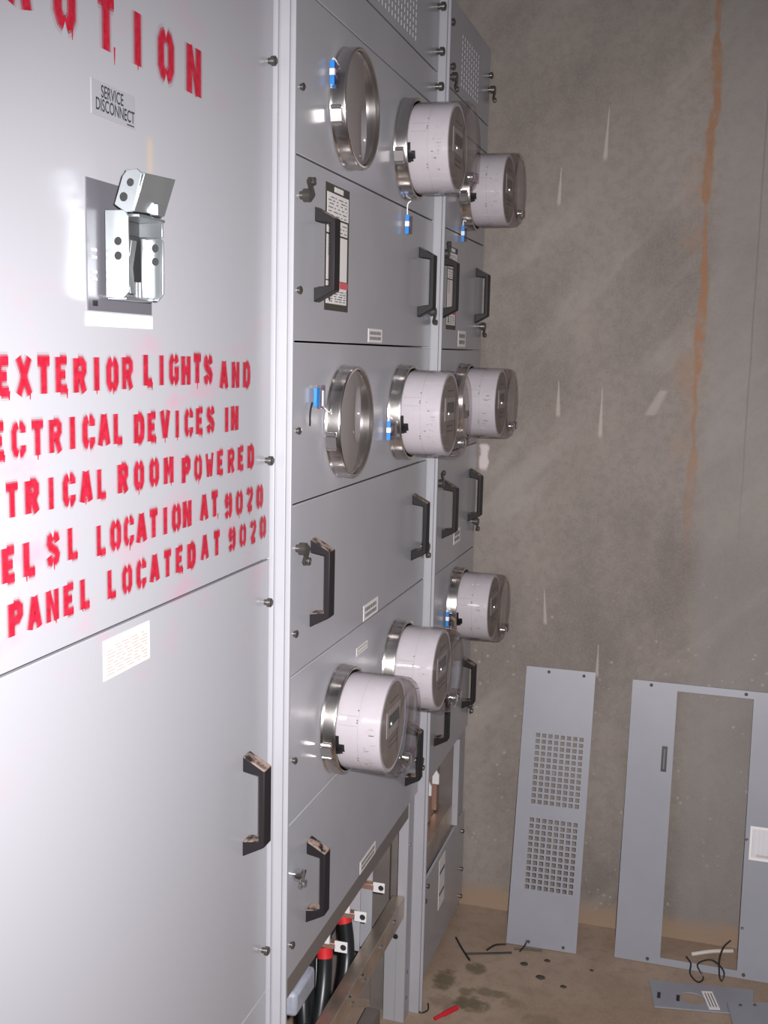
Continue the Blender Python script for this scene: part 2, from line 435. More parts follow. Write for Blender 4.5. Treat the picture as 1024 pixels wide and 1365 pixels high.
# ---- section one: stencilled covers
c_up = cover(S1, .452, 1.4375, 1.2415, TOP, 'coverpaint')
c_lo = cover(S1, .452, 1.4375, .580, 1.2415, 'coverpaint')
c_kick = cover(S1, .452, 1.4375, .03, .580)
pull(S1, c_lo, 1.345, .907, .146)
for z in (1.911, 1.382, 1.181, .654):
    b = MB(); b.lathe([(0, .0042), (.005, .0042), (.005, .0064), (.010, .0064), (.0115, .0042), (.0115, 0)], 12, 0, (0, 1.420, z))
    part(b, 'screw', 'screw', S1, c_up if z > 1.2415 else c_lo)

# red stencil lettering drawn with mitred strokes, each glyph in a box .66 wide and 1 high
A_ = [(.33 - .25, .0), (.33 - .02, 1.0)], [(.33 + .02, 1.0), (.33 + .25, .0)], [(.17, .33), (.49, .33)]
GL = {
 'A': A_, 'B': ([(.12, 0), (.12, 1)], [(.24, .91), (.44, .89), (.53, .78), (.50, .60), (.28, .53)], [(.28, .47), (.50, .42), (.55, .25), (.46, .10), (.24, .09)]),
 'C': ([(.55, .68), (.55, .80), (.46, .90), (.38, .91)], [(.30, .91), (.18, .86), (.11, .72), (.11, .28), (.18, .14), (.30, .09)], [(.38, .09), (.46, .10), (.55, .20), (.55, .32)]),
 'D': ([(.12, 0), (.12, 1)], [(.26, .91), (.40, .90), (.52, .78), (.55, .6), (.55, .4), (.52, .22), (.40, .10), (.26, .09)]),
 'E': ([(.12, 0), (.12, 1)], [(.22, .91), (.56, .91)], [(.22, .50), (.48, .50)], [(.22, .09), (.56, .09)]),
 'G': ([(.55, .72), (.50, .86), (.38, .91)], [(.30, .91), (.18, .86), (.11, .72), (.11, .28), (.18, .14), (.30, .09)], [(.36, .09), (.48, .12), (.55, .22), (.55, .46), (.36, .46)]),
 'H': ([(.12, 0), (.12, 1)], [(.54, 0), (.54, 1)], [(.22, .5), (.44, .5)]),
 'I': ([(.33, 0), (.33, 1)],), 'L': ([(.14, 0), (.14, 1)], [(.24, .09), (.56, .09)]),
 'M': ([(.09, 0), (.09, 1)], [(.57, 0), (.57, 1)], [(.14, 1), (.33, .42), (.52, 1)]),
 'N': ([(.11, 0), (.11, 1)], [(.55, 0), (.55, 1)], [(.15, 1.0), (.51, .0)]),
 'O': ([(.30, .91), (.19, .86), (.11, .72), (.11, .28), (.19, .14), (.30, .09)], [(.36, .91), (.47, .86), (.55, .72), (.55, .28), (.47, .14), (.36, .09)]),
 'P': ([(.12, 0), (.12, 1)], [(.24, .91), (.44, .90), (.55, .80), (.55, .60), (.44, .47), (.24, .46)]),
 'R': ([(.12, 0), (.12, 1)], [(.24, .91), (.44, .90), (.54, .80), (.54, .62), (.44, .50), (.24, .49)], [(.36, .44), (.56, 0)]),
 'S': ([(.55, .70), (.50, .86), (.36, .91)], [(.28, .91), (.15, .84), (.12, .70), (.20, .58), (.46, .43), (.54, .30), (.50, .16), (.38, .09)], [(.30, .09), (.16, .14), (.11, .30)]),
 'T': ([(.04, .91), (.62, .91)], [(.33, 0), (.33, .84)]), 'U': ([(.11, 1), (.11, .28), (.19, .14), (.30, .09)], [(.36, .09), (.47, .14), (.55, .28), (.55, 1)]),
 'V': ([(.08, 1), (.31, .02)], [(.35, .02), (.58, 1)]), 'W': ([(.05, 1), (.19, .04)], [(.19, .04), (.33, .75)], [(.33, .75), (.47, .04)], [(.47, .04), (.61, 1)]),
 'X': ([(.08, 0), (.58, 1)], [(.08, 1), (.58, 0)]),
 '0': ([(.30, .91), (.19, .86), (.11, .72), (.11, .28), (.19, .14), (.30, .09)], [(.38, .91), (.47, .86), (.55, .72), (.55, .28), (.47, .14), (.38, .09)]),
 '2': ([(.11, .70), (.16, .86), (.30, .91)], [(.36, .91), (.50, .86), (.55, .70), (.48, .52), (.14, .12)], [(.12, .09), (.57, .09)]),
 '9': ([(.30, .91), (.16, .86), (.11, .72), (.16, .56), (.30, .50)], [(.38, .91), (.50, .86), (.55, .72), (.55, .28), (.47, .14), (.37, .09)], [(.38, .50), (.50, .54)], [(.29, .09), (.17, .14), (.11, .28)]),
}
def ribbon(pts, w):
    n = len(pts); L = []; Rr = []
    for i in range(n):
        p = Vector(pts[i]); a = Vector(pts[max(i - 1, 0)]); c = Vector(pts[min(i + 1, n - 1)])
        d1 = (p - a).normalized() if i > 0 else (c - p).normalized(); d2 = (c - p).normalized() if i < n - 1 else d1
        t = (d1 + d2).normalized(); nn = Vector((-t.y, t.x)); k = w / 2 / max(.5, nn.dot(Vector((-d1.y, d1.x))))
        L.append(p + nn * k); Rr.append(p - nn * k)
    return L, Rr
def stencil(cov, words, h, thick=.205, drips=.35):
    for word, y0, y1, z0 in words:
        b = MB(); ns = 0
        n = len(word); unit = .66 * h
        pitch = (y1 - y0 - unit * .9) / max(1, n - 1) if n > 1 else 0
        for i, ch in enumerate(word):
            oy = y0 + i * pitch; sc = min(1.0, (pitch / h / .70) if n > 1 else 1.0); jz = random.uniform(-.0008, .0008)
            fat = thick * random.uniform(.9, 1.25)
            for w, x, m in ((fat + .24, .0004, 2), (fat + .10, .0007, 1), (fat, .0010, 0)):
                for st in GL[ch]:
                    ns += 1
                    st2 = [(px * sc, py) for px, py in st]
                    L, Rr = ribbon(st2, w * (.62 if ch in 'NMW' and abs(st[0][0] - st[-1][0]) > .1 or (ch == 'M' and len(st) == 3) else 1)); P = L + Rr[::-1]
                    k = len(st2)
                    vs = [(x + ns * .000004, oy + p.x * h, z0 + jz + p.y * h) for p in L + Rr]
                    b.add(vs, [(q, q + 1, k + q + 1, k + q) for q in range(k - 1)], m)
            if random.random() < drips:
                dy = oy + random.choice(GL[ch])[-1][0] * h * sc; dl = random.uniform(.12, .34) * h
                b.add([(.0011, dy - .0016, z0 + .12 * h), (.0011, dy + .0016, z0 + .12 * h), (.0011, dy + .0006, z0 - dl * .6), (.0011, dy - .0006, z0 - dl * .6)], [(0, 1, 2, 3)], 0)
        part(b, 'stencil_letter' if n == 1 else 'stencil_word', ['red', 'redmist', 'redhaze'], S1, cov)
stencil(c_up, [('C', .765, .80, 1.820), ('A', .846, .884, 1.820), ('U', .918, .952, 1.820), ('T', .990, 1.024, 1.820), ('I', 1.052, 1.086, 1.820), ('O', 1.114, 1.148, 1.820), ('N', 1.181, 1.216, 1.820)], .052, .19, .12)
stencil(c_up, [('EXTERIOR', .818, 1.050, 1.489), ('LIGHTS', 1.076, 1.244, 1.492), ('AND', 1.270, 1.360, 1.485)], .033)
stencil(c_up, [('ELECTRICAL', .752, 1.030, 1.434), ('DEVICES', 1.055, 1.250, 1.432), ('IN', 1.279, 1.322, 1.430)], .031)
stencil(c_up, [('ELECTRICAL', .706, .996, 1.381), ('ROOM', 1.020, 1.140, 1.381), ('POWERED', 1.166, 1.374, 1.377)], .030)
stencil(c_up, [('PANEL', .727, .870, 1.324), ('SL', .889, .942, 1.328), ('LOCATION', .976, 1.186, 1.323), ('AT', 1.214, 1.262, 1.325), ('9020', 1.285, 1.406, 1.319)], .031)
stencil(c_up, [('PANEL', .828, .962, 1.274), ('LOCATED', .996, 1.197, 1.273), ('AT', 1.216, 1.268, 1.276), ('9020', 1.297, 1.418, 1.274)], .030)

def text_mesh(body, size, sx=1.0):
    cu = bpy.data.curves.new('txt', 'FONT'); cu.body = body; cu.size = size; cu.align_x = 'CENTER'; cu.align_y = 'CENTER'; cu.offset = size * .012
    o = bpy.data.objects.new('txt', cu); COL.objects.link(o)
    dg = bpy.context.evaluated_depsgraph_get(); me = bpy.data.meshes.new_from_object(o.evaluated_get(dg))
    vs = [Vector((v.co.x * sx, v.co.y, 0)) for v in me.vertices]; fs = [tuple(p.vertices) for p in me.polygons]
    bpy.data.objects.remove(o); bpy.data.meshes.remove(me); bpy.data.curves.remove(cu); return vs, fs
def put_text(b, body, y, z, size, sx, m, x=.0012):
    vs, fs = text_mesh(body, size, sx); b.add([(x, y + v.x, z + v.y) for v in vs], fs, m)

b = MB(); rect(b, .979, 1.063, 1.755, 1.788, 0); put_text(b, 'SERVICE', 1.017, 1.7785, .0165, .72, 1); put_text(b, 'DISCONNECT', 1.023, 1.7655, .0165, .72, 1)
rect(b, 1.046, 1.060, 1.7570, 1.7582, 1, .0009)
part(b, 'sticker', ['greylabel', 'inkblack'], S1, c_up, label='grey sticker reading SERVICE DISCONNECT in dark letters')
# instruction card under the seam
b = MB(); rect(b, .987, 1.085, 1.188, 1.231, 0)
for i in range(9):
    z = 1.222 - i * .0036
    a = 1.01 if i < 1 else .993
    while a < 1.075:
        s = random.uniform(.006, .018); rect(b, a, min(a + s, 1.079), z - .0009, z, 1, .0009); a += s + random.uniform(.003, .008)
part(b, 'sticker', ['cream', 'paleink'], S1, c_lo, label='cream instruction sticker just below the seam')

# disconnect operator: recessed plate, yoke of two side plates and a tipped lever head
b = MB(); rect(b, .966, 1.094, 1.568, 1.694, 0, .0014, .0014)
b.box(.0004, .006, 1.000, 1.082, 1.585, 1.655, 0)
rect(b, .964, 1.096, 1.553, 1.5665, 1, .0012, .0012)
for z in (1.625, 1.618, 1.604, 1.597): rect(b, .973, .983, z, z + .003, 2, .0018)
rect(b, .974, .983, 1.5725, 1.578, 3, .0020)
op = part(b, 'operator_plate', ['plate', 'white', 'seam', 'black'], S1, label='dark plate behind the disconnect lever')
def plate_with_holes(b, mx, pts, holes, t, m=0):
    """flat plate: outline in local xy, holes are solid black discs standing in for shaded bores"""
    b.prism([mx @ Vector((x, y, -t / 2)) for x, y in pts], (mx.to_3x3() @ Vector((0, 0, t))), m)
    for hx, hy, hr in holes:
        c = [mx @ Vector((hx + hr * math.cos(2 * PI * i / 20), hy + hr * math.sin(2 * PI * i / 20), -t / 2 - .0004)) for i in range(20)]
        b.prism(c, mx.to_3x3() @ Vector((0, 0, t + .0008)), 1)
# local frame: x -> world +X (out of the board), y -> world Z, z -> world -Y
FX = lambda y, z: Matrix(((1, 0, 0, 0), (0, 0, -1, y), (0, 1, 0, z), (0, 0, 0, 1)))
YZ = lambda y: Matrix(((1, 0, 0, 0), (0, 0, -1, y), (0, 1, 0, 0), (0, 0, 0, 1)))   # outline given as (out of the board, height)
b = MB()
b.box(.0062, .0090, .994, 1.050, 1.584, 1.664, 2)
plate_with_holes(b, YZ(.992), [(.0062, 1.581), (.026, 1.581), (.032, 1.587), (.032, 1.660), (.028, 1.666), (.0062, 1.666)], [(.0205, 1.636, .0042), (.0205, 1.622, .0042)], .0022)
plate_with_holes(b, YZ(1.052), [(.0062, 1.581), (.032, 1.581), (.038, 1.588), (.038, 1.641), (.034, 1.645), (.0062, 1.645)], [(.029, 1.6345, .0042), (.029, 1.621, .0042)], .0022)
b.box(.0062, .027, .994, 1.050, 1.5795, 1.5825, 0); b.box(.0180, .0205, 1.040, 1.051, 1.584, 1.643, 0)
part(b, 'yoke', ['zinc', 'hole', 'plate'], S1, op, bevel=.0006)
b = MB()
head = [(.017, 1.671), (.0265, 1.698), (.031, 1.703), (.042, 1.7045), (.0475, 1.700), (.0415, 1.678), (.037, 1.6635), (.029, 1.6635)]
plate_with_holes(b, YZ(.9915), head, [(.0275, 1.678, .0045), (.0350, 1.6915, .0040)], .0022)
b.prism([(.0385, .9915, 1.664), (.0505, .9915, 1.700), (.0480, 1.060, 1.704), (.0355, 1.060, 1.668)], (-.0022, 0, .0006))
b.prism([(.0490, .9915, 1.7005), (.030, .9915, 1.7045), (.030, 1.060, 1.7065), (.0465, 1.060, 1.7045)], (0, 0, -.0018))
b.box(.034, .0435, 1.030, 1.044, 1.665, 1.676)
plate_with_holes(b, YZ(1.059), [(.020, 1.667), (.034, 1.667), (.046, 1.703), (.030, 1.704)], [], .0022)
part(b, 'lever_head', ['zinc', 'hole'], S1, op, bevel=.0006)
b = MB(); b.box(.012, .041, .996, 1.050, 1.6595, 1.6625); b.box(.012, .039, 1.0475, 1.050, 1.645, 1.6595); b.box(.010, .0125, .996, 1.0475, 1.645, 1.6595, 1)  # last box: black sheet painted in for the shade inside the pivot
b.prism([(.012, 1.004, 1.588), (.0265, 1.004, 1.586), (.0240, 1.004, 1.612), (.0285, 1.004, 1.638), (.012, 1.004, 1.642)], (0, .010, 0))
b.box(.010, .0125, .996, 1.050, 1.600, 1.645, 1)  # black sheet standing in for the shaded gap behind the arm
part(b, 'lever_arm', ['zinc', 'hole'], S1, op, bevel=.0006)

# ---- section two
Y0, Y1 = 1.464, 2.334
Z2 = [2.111, 2.040, 1.811, 1.547, 1.306, 1.042, .805, .545]
b = MB(); perforate(b, 1.90, 2.165, 2.128, 2.255, 13, 9, (Y0 + .0014, Y1 - .0014, 2.1124, TOP - .0014))
b.box(-.016, -.014, 1.89, 2.18, 2.12, 2.265, 1)  # dark sheet added behind the slots to paint their shade
c_vent = part(b, 'vent_cover', ['paint', 'plate'], S2)
cover(S2, Y0, Y1, 2.040, 2.111)
MROW = [1.917, 1.4186, .9065]; MA, MB_ = 1.749, 2.101
mc2 = [cover(S2, Y0, Y1, Z2[2 + 2 * i], Z2[1 + 2 * i]) for i in range(3)]
bc2 = [cover(S2, Y0, Y1, Z2[3 + 2 * i], Z2[2 + 2 * i]) for i in range(3)]
HZ = [1.678, 1.172, .6735]
for i in range(3):
    pull(S2, bc2[i], 1.603, HZ[i], .142); pull(S2, bc2[i], 2.215, HZ[i], .142)
    latch(S2, bc2[i], 1.543, (1.756, 1.238, .716)[i], bright=(i == 2), up=(1, -1, -1)[i])
    screw(S2, bc2[i], 1.536, (1.621, 1.107, .60)[i], .006, .007)
    latch(S2, bc2[i], 2.305, (1.622, 1.118, .63)[i], up=-1)
    screw(S2, mc2[i], 1.538, (1.905, 1.416, .905)[i], .0055, .007)
warning_label(S2, bc2[0], 1.650, 1.766, 1.598, 1.792)
small_label(S2, bc2[0], 1.884, 1.968, 1.5515, 1.5755)
small_label(S2, bc2[1], 1.889, 1.980, 1.0445, 1.074)
small_label(S2, bc2[2], 1.90, 2.00, .5475, .572)
small_label(S2, mc2[2], 1.851, 1.918, .9885, 1.0035, 1)
for z in (2.238, 2.150, 2.081):
    b = MB(); b.lathe([(.0, .006), (.008, .006), (.008, .009), (.015, .009), (.017, .006), (.017, 0)], 12, 0, (0, 2.318, z)); part(b, 'screw', 'screw', S2, c_vent)

# open wiring compartment below
b = MB(); b.box(-.61, -.03, Y0 + .006, 2.35, .556, .560); part(b, 'light_barrier', 'inside', S2)  # unseen shelf, added to stop light above the open compartment
b = MB(); b.box(-.012, -.007, Y0 + .004, 1.512, .0, .545).box(-.055, -.012, Y0 + .004, Y0 + .009, 0, .545)
part(b, 'corner_post', 'post', S2)
b = MB(); b.box(-.030, -.0075, 2.288, 2.293, .0, .545).box(-.012, -.0075, 2.293, 2.335, .0, .545).box(-.058, -.030, 2.289, 2.293, .0, .255)
post = part(b, 'corner_post', 'post', S2, bevel=.001)
b = MB()
for x, z in ((-.030, .215),): b.lathe([(2.2885, .0), (2.2805, .0065), (2.2795, .0)], 14, 0, (x, 0, z), 'Y')
part(b, 'bolt', 'black', S2, post)
for z in (.43, .12, .055):
    b = MB(); b.lathe([(-.0075, .0045), (-.004, .0045), (-.003, .003), (-.003, 0)], 10, 0, (0, 2.305, z)); part(b, 'rivet', 'bright', S2, post)
b = MB(); b.box(-.040, -.012, 1.515, 2.286, .262, .264).box(-.014, -.012, 1.515, 2.286, .264, .310).box(-.040, -.012, 1.515, 2.286, .310, .312)
beam = part(b, 'channel_beam', 'channel', S2, bevel=.0008)
for y, z in ((1.70, .285), (1.885, .301), (1.905, .277), (1.965, .30), (1.985, .280), (2.10, .290), (2.20, .295)):
    b = MB(); b.lathe([(-.0119, .006), (-.007, .006), (-.006, .004), (-.006, 0)], 10, 0, (0, y, z)); part(b, 'bolt', 'bright', S2, beam)
b = MB(); b.box(-.030, -.0085, 1.512, 2.288, .500, .546); part(b, 'bottom_rail', 'rail', S2)
# rear partition, angle bars and a clouded plastic box
b = MB(); b.box(-.40, -.396, Y0 + .01, 2.345, .0, .55); b.box(-.10, -.06, 2.325, 2.340, 0, .55); b.box(-.24, -.20, 2.315, 2.33, 0, .55)
part(b, 'partition', 'inside', S2)
b = MB(); b.box(-.075, -.045, 2.052, 2.056, .30, .55); b.box(-.075, -.072, 2.052, 2.075, .30, .55); b.box(-.085, -.05, 2.155, 2.159, .25, .55); b.box(-.085, -.082, 2.155, 2.18, .25, .55)
part(b, 'angle_bar', 'post', S2)
b = MB(); b.box(-.105, -.045, 1.685, 1.785, .372, .418); part(b, 'plastic_box', 'bluebox', S2, bevel=.008)
for i, y in enumerate((1.886, 2.008, 2.138)):
    b = MB(); b.box(-.044, -.018, y, y + .003, .390, .412, 0); b.box(-.100, -.042, y, y + .016, .394, .406, 2)
    b.lathe([(y - .0006, 0), (y - .0006, .0062), (y + .001, .0062)], 14, 1, (-.026, 0, .401), 'Y')
    part(b, 'terminal_lug', ['tag', 'hole', 'copper'], S2, bevel=.0008)
    if i < 2:
        b = MB(); b.prism([(-.058, y - .025, .418), (-.046, y - .025, .418), (-.046, y - .025, .438), (-.050, y - .025, .450), (-.058, y - .025, .434)], (0, .006, 0)); part(b, 'insulator', 'tag', S2)
for i, (pts, r, red) in enumerate([
    ([(-.07, 1.900, .50), (-.072, 1.905, .42), (-.066, 1.895, .36), (-.060, 1.865, .30), (-.055, 1.80, .22), (-.06, 1.74, .10), (-.06, 1.72, 0)], .015, (1, 2)),
    ([(-.085, 2.02, .50), (-.080, 2.025, .42), (-.066, 2.020, .37), (-.056, 2.005, .31), (-.052, 1.96, .24), (-.06, 1.90, .12), (-.07, 1.88, 0)], .015, (1, 2)),
    ([(-.09, 1.96, .50), (-.10, 1.95, .40), (-.085, 1.90, .30), (-.070, 1.84, .22), (-.07, 1.78, .12), (-.08, 1.77, 0)], .014, None),
    ([(-.11, 1.93, .50), (-.09, 1.87, .34), (-.070, 1.80, .285), (-.06, 1.74, .24), (-.07, 1.70, .14), (-.09, 1.70, 0)], .014, (2, 3)),
    ([(-.10, 1.88, .45), (-.085, 1.83, .33), (-.06, 1.77, .255), (-.055, 1.71, .20), (-.07, 1.66, .08), (-.08, 1.66, 0)], .013, None),
    ([(-.12, 2.02, .52), (-.12, 2.00, .42), (-.10, 1.95, .31), (-.08, 1.86, .23), (-.09, 1.82, .1), (-.1, 1.82, 0)], .013, None)]):
    P = spline(pts, 8); cab = part(MB().tube(P, r, 12), 'cable', 'cable', S2)
    if red:
        a, e = int(red[0] * 8), int(red[1] * 8) + 1
        part(MB().tube(P[a + 4:e - 1], r + .0009, 12), 'red_tape', 'redtape', S2, cab)
b = MB(); b.box(-.13, -.09, 1.86, 1.94, .30, .50); b.box(-.14, -.10, 2.0, 2.06, .33, .50); part(b, 'terminal_block', 'hole', S2, bevel=.004)  # coloured near-black to paint dark depth around the lugs
b = MB(); b.box(-.046, -.016, 2.03, 2.12, .0, .135); part(b, 'bottom_bracket', 'inside', S2)
b = MB(); b.lathe([(.085, .011), (.105, .011), (.107, .016), (.116, .016), (.118, .010), (.118, 0)], 12, 0, (-.03, 1.995, 0), 'Z'); b.box(-.04, -.02, 1.985, 2.005, 0, .085); part(b, 'conduit_fitting', 'bright', S2)

# ---- section three
Y0, Y1 = 2.394, 2.870
Z3 = [2.108, 2.040, 1.811, 1.545, 1.306, 1.028, .800, .528]
b = MB(); perforate(b, 2.545, 2.745, 2.135, 2.250, 8, 9, (Y0 + .0014, Y1 - .0014, 2.1094, TOP - .0014))
b.box(-.016, -.014, 2.53, 2.76, 2.125, 2.26, 1)  # added dark backing, makes these vent slots look shaded
c_vent3 = part(b, 'vent_cover', ['paint', 'plate'], S3)
cover(S3, Y0, Y1, 2.040, 2.108)
MC = 2.645; R3 = [1.918, 1.420, .917]
mc3 = [cover(S3, Y0, Y1, Z3[2 + 2 * i], Z3[1 + 2 * i]) for i in range(3)]
bc3 = [cover(S3, Y0, Y1, Z3[3 + 2 * i], Z3[2 + 2 * i]) for i in range(3)]
for i in range(3):
    hz = (1.682, 1.174, .672)[i]
    pull(S3, bc3[i], (2.424, 2.492, 2.475)[i] if i else 2.424, hz, .138); pull(S3, bc3[i], 2.778, hz, .138)
    latch(S3, bc3[i], 2.424 if i else 2.412, hz + (.07 if i else .07), up=1); latch(S3, bc3[i], 2.838, hz - .075, up=-1)
    screw(S3, mc3[i], 2.850, (1.94, 1.40, .90)[i])
warning_label(S3, bc3[0], 2.468, 2.566, 1.590, 1.775)
small_label(S3, bc3[0], 2.60, 2.68, 1.552, 1.590); small_label(S3, bc3[1], 2.62, 2.69, 1.07, 1.105)
for y, z in ((2.425, 2.237), (2.440, 2.150), (2.438, 2.128), (2.852, 2.228), (2.858, 2.195)):
    latch(S3, c_vent3, y, z, up=-1) if z in (2.128, 2.195) else screw(S3, c_vent3, y, z, .008, .012)
latch(S3, mc3[0], 2.850, 2.020, up=-1)
# lower half-open bay: channel rail, kick plate with a faded card
part(MB().box(-.012, -.006, Y0 + .004, 2.45, .287, .526), 'corner_post', 'paint', S3)
part(MB().box(-.012, .004, 2.755, 2.776, .287, .526).box(-.012, -.006, 2.776, Y1, .287, .526), 'corner_post', 'post', S3)
b = MB(); b.box(-.30, -.296, Y0 + .01, 2.86, .0, .526); b.box(-.29, -.01, 2.79, 2.795, 0, .526); part(b, 'partition', 'inside', S3)
b = MB(); b.box(-.046, -.010, 2.455, 2.75, .285, .345); part(b, 'channel_beam', 'channel', S3, bevel=.002)
for y in (2.53, 2.61, 2.69):
    b = MB(); b.box(-.09, -.04, y, y + .03, .35, .50); part(b, 'bus_bar', 'copper', S3)
    b = MB(); b.prism([(-.050, y - .02, .43), (-.030, y - .02, .43), (-.030, y - .02, .455), (-.04, y - .02, .47), (-.05, y - .02, .455)], (0, .006, 0)); part(b, 'insulator', 'tag', S3)
kick = cover(S3, Y0, Y1, .03, .285)
small_label(S3, kick, 2.575, 2.640, .135, .268, 1)
for y, z in ((2.448, .262), (2.425, .235), (2.412, .12), (2.41, .05), (2.84, .235), (2.84, .125), (2.84, .045)): screw(S3, kick, y, z, .006, .007)

# ------------------------------------------------------------------ meters
def seal(parent, y, z, x=.004, name='seal_tag', m=('blue', 'sealwhite', 'clearseal')):
    """barrel seal hung by a wire from the sealing ring, its broad side towards the near end of the aisle"""
    b = MB(); h = .036; w = .0075
    b.box(x, x + w, y - .003, y + .003, z - h / 2, z - h * .10, 0).box(x - .0002, x + w + .0002, y - .0033, y + .0033, z - h * .10, z + h * .16, 1)
    b.box(x, x + w, y - .003, y + .003, z + h * .16, z + h / 2, 0); b.box(x + w, x + w + .006, y - .0025, y + .0025, z - h / 2, z + h * .42, 2)
    d = Vector((y, z + h * .6)).normalized() * .0955
    b.tube(spline([(x + .003, y, z + h / 2), (x + .004, (y + d.x) / 2 - .003, (z + h * .6 + d.y) / 2 + .004), (x + .009, d.x, d.y)], 5), .0012, 6, 1)
    return b.build(name, m, parent, label='blue and white plastic seal')
def ring_mesh():
    b = MB(); b.lathe([(.0006, .0928), (.003, .0940), (.0055, .0932), (.0075, .0926), (.0240, .0924), (.0265, .0915), (.0275, .0898), (.0268, .0866), (.012, .0862), (.0006, .0862)], 72)
    return b
def clasp(parent):
    b = MB(); rt = Matrix.Rotation(math.radians(196), 4, 'X'); mx = rt @ Matrix.Translation((.014, .0965, 0))
    b.obox(mx, .018, .008, .018)
    for dz in (-.012, .012):
        c = rt @ Vector((.014, .0965, dz)); b.lathe([(.006, .0033), (.022, .0033), (.023, 0)], 8, 0, (0, c.y, c.z))
    b.build('clasp', 'steel', parent)

def meter(y, z, label, seed, tagpos=None):
    rnd = random.Random(seed)
    t = thing('electric_meter', label, 'electric meter', (0.0, y, z), 'electric meters plugged into the board')
    ring_mesh().build('sealing_ring', 'steel', t); clasp(t)
    b = MB(); b.lathe([(.012, .0842), (.030, .0840), (.114, .0834), (.1240, .0818), (.1295, .0770), (.1308, .0695), (.1280, .0655), (.1270, .0625), (.1275, .058), (.1275, .0)], 72)
    b.build('clear_cover', 'clear', t)
    r = .0812; b = MB()
    b.lathe([(.0125, r - .001), (.0255, r - .0006)], 72, 1)
    b.lathe([(.0255, r), (.100, r), (.1010, r - .0012), (.1010, 0)], 72, 0)
    wrap = b.build('paper_wrap', ['paper', 'hole'], t)
    b = MB(); R2 = r + .0003
    def patch(x0, x1, a0, a1, m=0): b.lathe([(x0, R2), (x1, R2)], max(2, int((a1 - a0) / .05)), m, a0=a0, a1=a1)
    patch(.0625, .0631, .3, 5.6, 0); base = PI + .20
    for a in (-.75, -.55, -.5, .30, .37): patch(.0600, .0620, base + a, base + a + .030, 1)
    for _ in range(14):
        x0 = rnd.uniform(.069, .085); a = base + rnd.uniform(-.55, .5); patch(x0, x0 + rnd.choice((.002, .004, .009)), a, a + rnd.uniform(.006, .025), 0 if rnd.random() < .75 else 1)
    for a in (-.35, -.30, .55): patch(.074, .094, base + a, base + a + .005, 0)
    a = base - .62; patch(.030, .061, a, a + .012, 0); patch(.030, .061, a + .2, a + .21, 0)
    b.build('printing', ['seam', 'ink'], wrap)
    b = MB(); a = base + .02
    for x0, x1, a0, a1 in ((.0257, .040, -.02, .16), (.0257, .031, -.20, .24), (.0257, .036, .04, .22)): b.lathe([(x0, R2 + .0002), (x1, R2 + .0002)], 6, 0, a0=a + a0, a1=a + a1)
    b.build('latch_notch', 'black', wrap)
    b = MB(); b.disc(.1013, .074, 48, 0); b.box(.1013, .1021, -.042, .042, -.012, .032, 1); b.box(.1016, .1027, -.031, .031, .002, .023, 2)
    for zz in (-.024, -.034, .044): b.box(.1013, .1019, -.030, .028, zz, zz + .0022, 3)
    b.build('dial_face', ['face', 'bezel', 'lcd', 'ink'], t)
    b = MB(); b.lathe([(.1265, .009), (.134, .009), (.136, .007), (.136, 0)], 20, 0, (0, -.005, -.054)); b.build('reset_stud', 'bright', t)
    b = MB(); b.box(.1282, .138, .010, .030, -.062, -.044, 0); b.build('reset_seal', 'clearseal', t, bevel=.002)
    if tagpos: seal(t, *tagpos)
    return t
meter(MB_, MROW[0], 'top-row meter of the middle section, right of the upper empty ring', 1, (-.004, -.139))
meter(MB_, MROW[1], 'middle-row meter of the middle section, right of the lower empty ring', 2, (-.0985, -.030))
meter(MA, MROW[2], 'nearest and lowest meter, above the open-bottom compartment', 3)
meter(MB_, MROW[2], 'bottom-row meter half hidden behind the nearest meter', 4)
meter(MC, R3[0], 'topmost meter of the narrow farthest section, partly behind the upper-row meter', 5, (-.062, -.106))
meter(MC, R3[1], 'middle meter of the farthest section, half behind another meter', 6)
meter(MC, R3[2], 'bottom meter of the farthest section, above the loose vented panel', 7, (-.0985, -.016))

def empty_ring(y, z, label, tp, kind):
    t = thing('meter_socket_ring', label, 'meter socket', (0, y, z), 'empty meter sockets')
    ring_mesh().build('sealing_ring', 'steel', t); clasp(t)
    b = MB(); b.lathe([(.008, .0860), (.0205, .0856), (.0210, .0846), (.0210, 0)], 64); b.build('closing_disc', 'disc', t, label='dark glossy disc closing the ring')
    if kind: seal(t, *tp)
    else:
        b = MB(); y0, z0, x = tp
        b.box(x, x + .005, y0 - .022, y0 - .006, z0 - .016, z0 + .012, 0); b.box(x, x + .0055, y0 - .006, y0 + .016, z0 - .020, z0 + .016, 1)
        b.box(x + .0055, x + .0062, y0 + .001, y0 + .008, z0 - .016, z0 + .008, 2); b.tube(spline([(x + .002, y0 + .01, z0 - .014), (.012, y0 + .026, z0 - .026), (.010, y0 + .046, z0 - .02)], 5), .001, 6, 2)
        b.tube(spline([(x, y0 - .028, z0 - .01), (.004, y0 - .036, z0 - .024), (.003, y0 - .034, z0 - .045)], 4), .0016, 6, 3)
        b.build('seal_tag', ['blue', 'clearseal', 'sealwhite', 'black'], t, label='clear and blue plastic seal')
empty_ring(MA, MROW[0], 'upper empty meter ring with a blue seal, in the top row', (-.096, .034), True)
empty_ring(MA, MROW[1], 'lower empty meter ring with a clear seal beside it, in the middle row', (-.128, .047, .004), False)

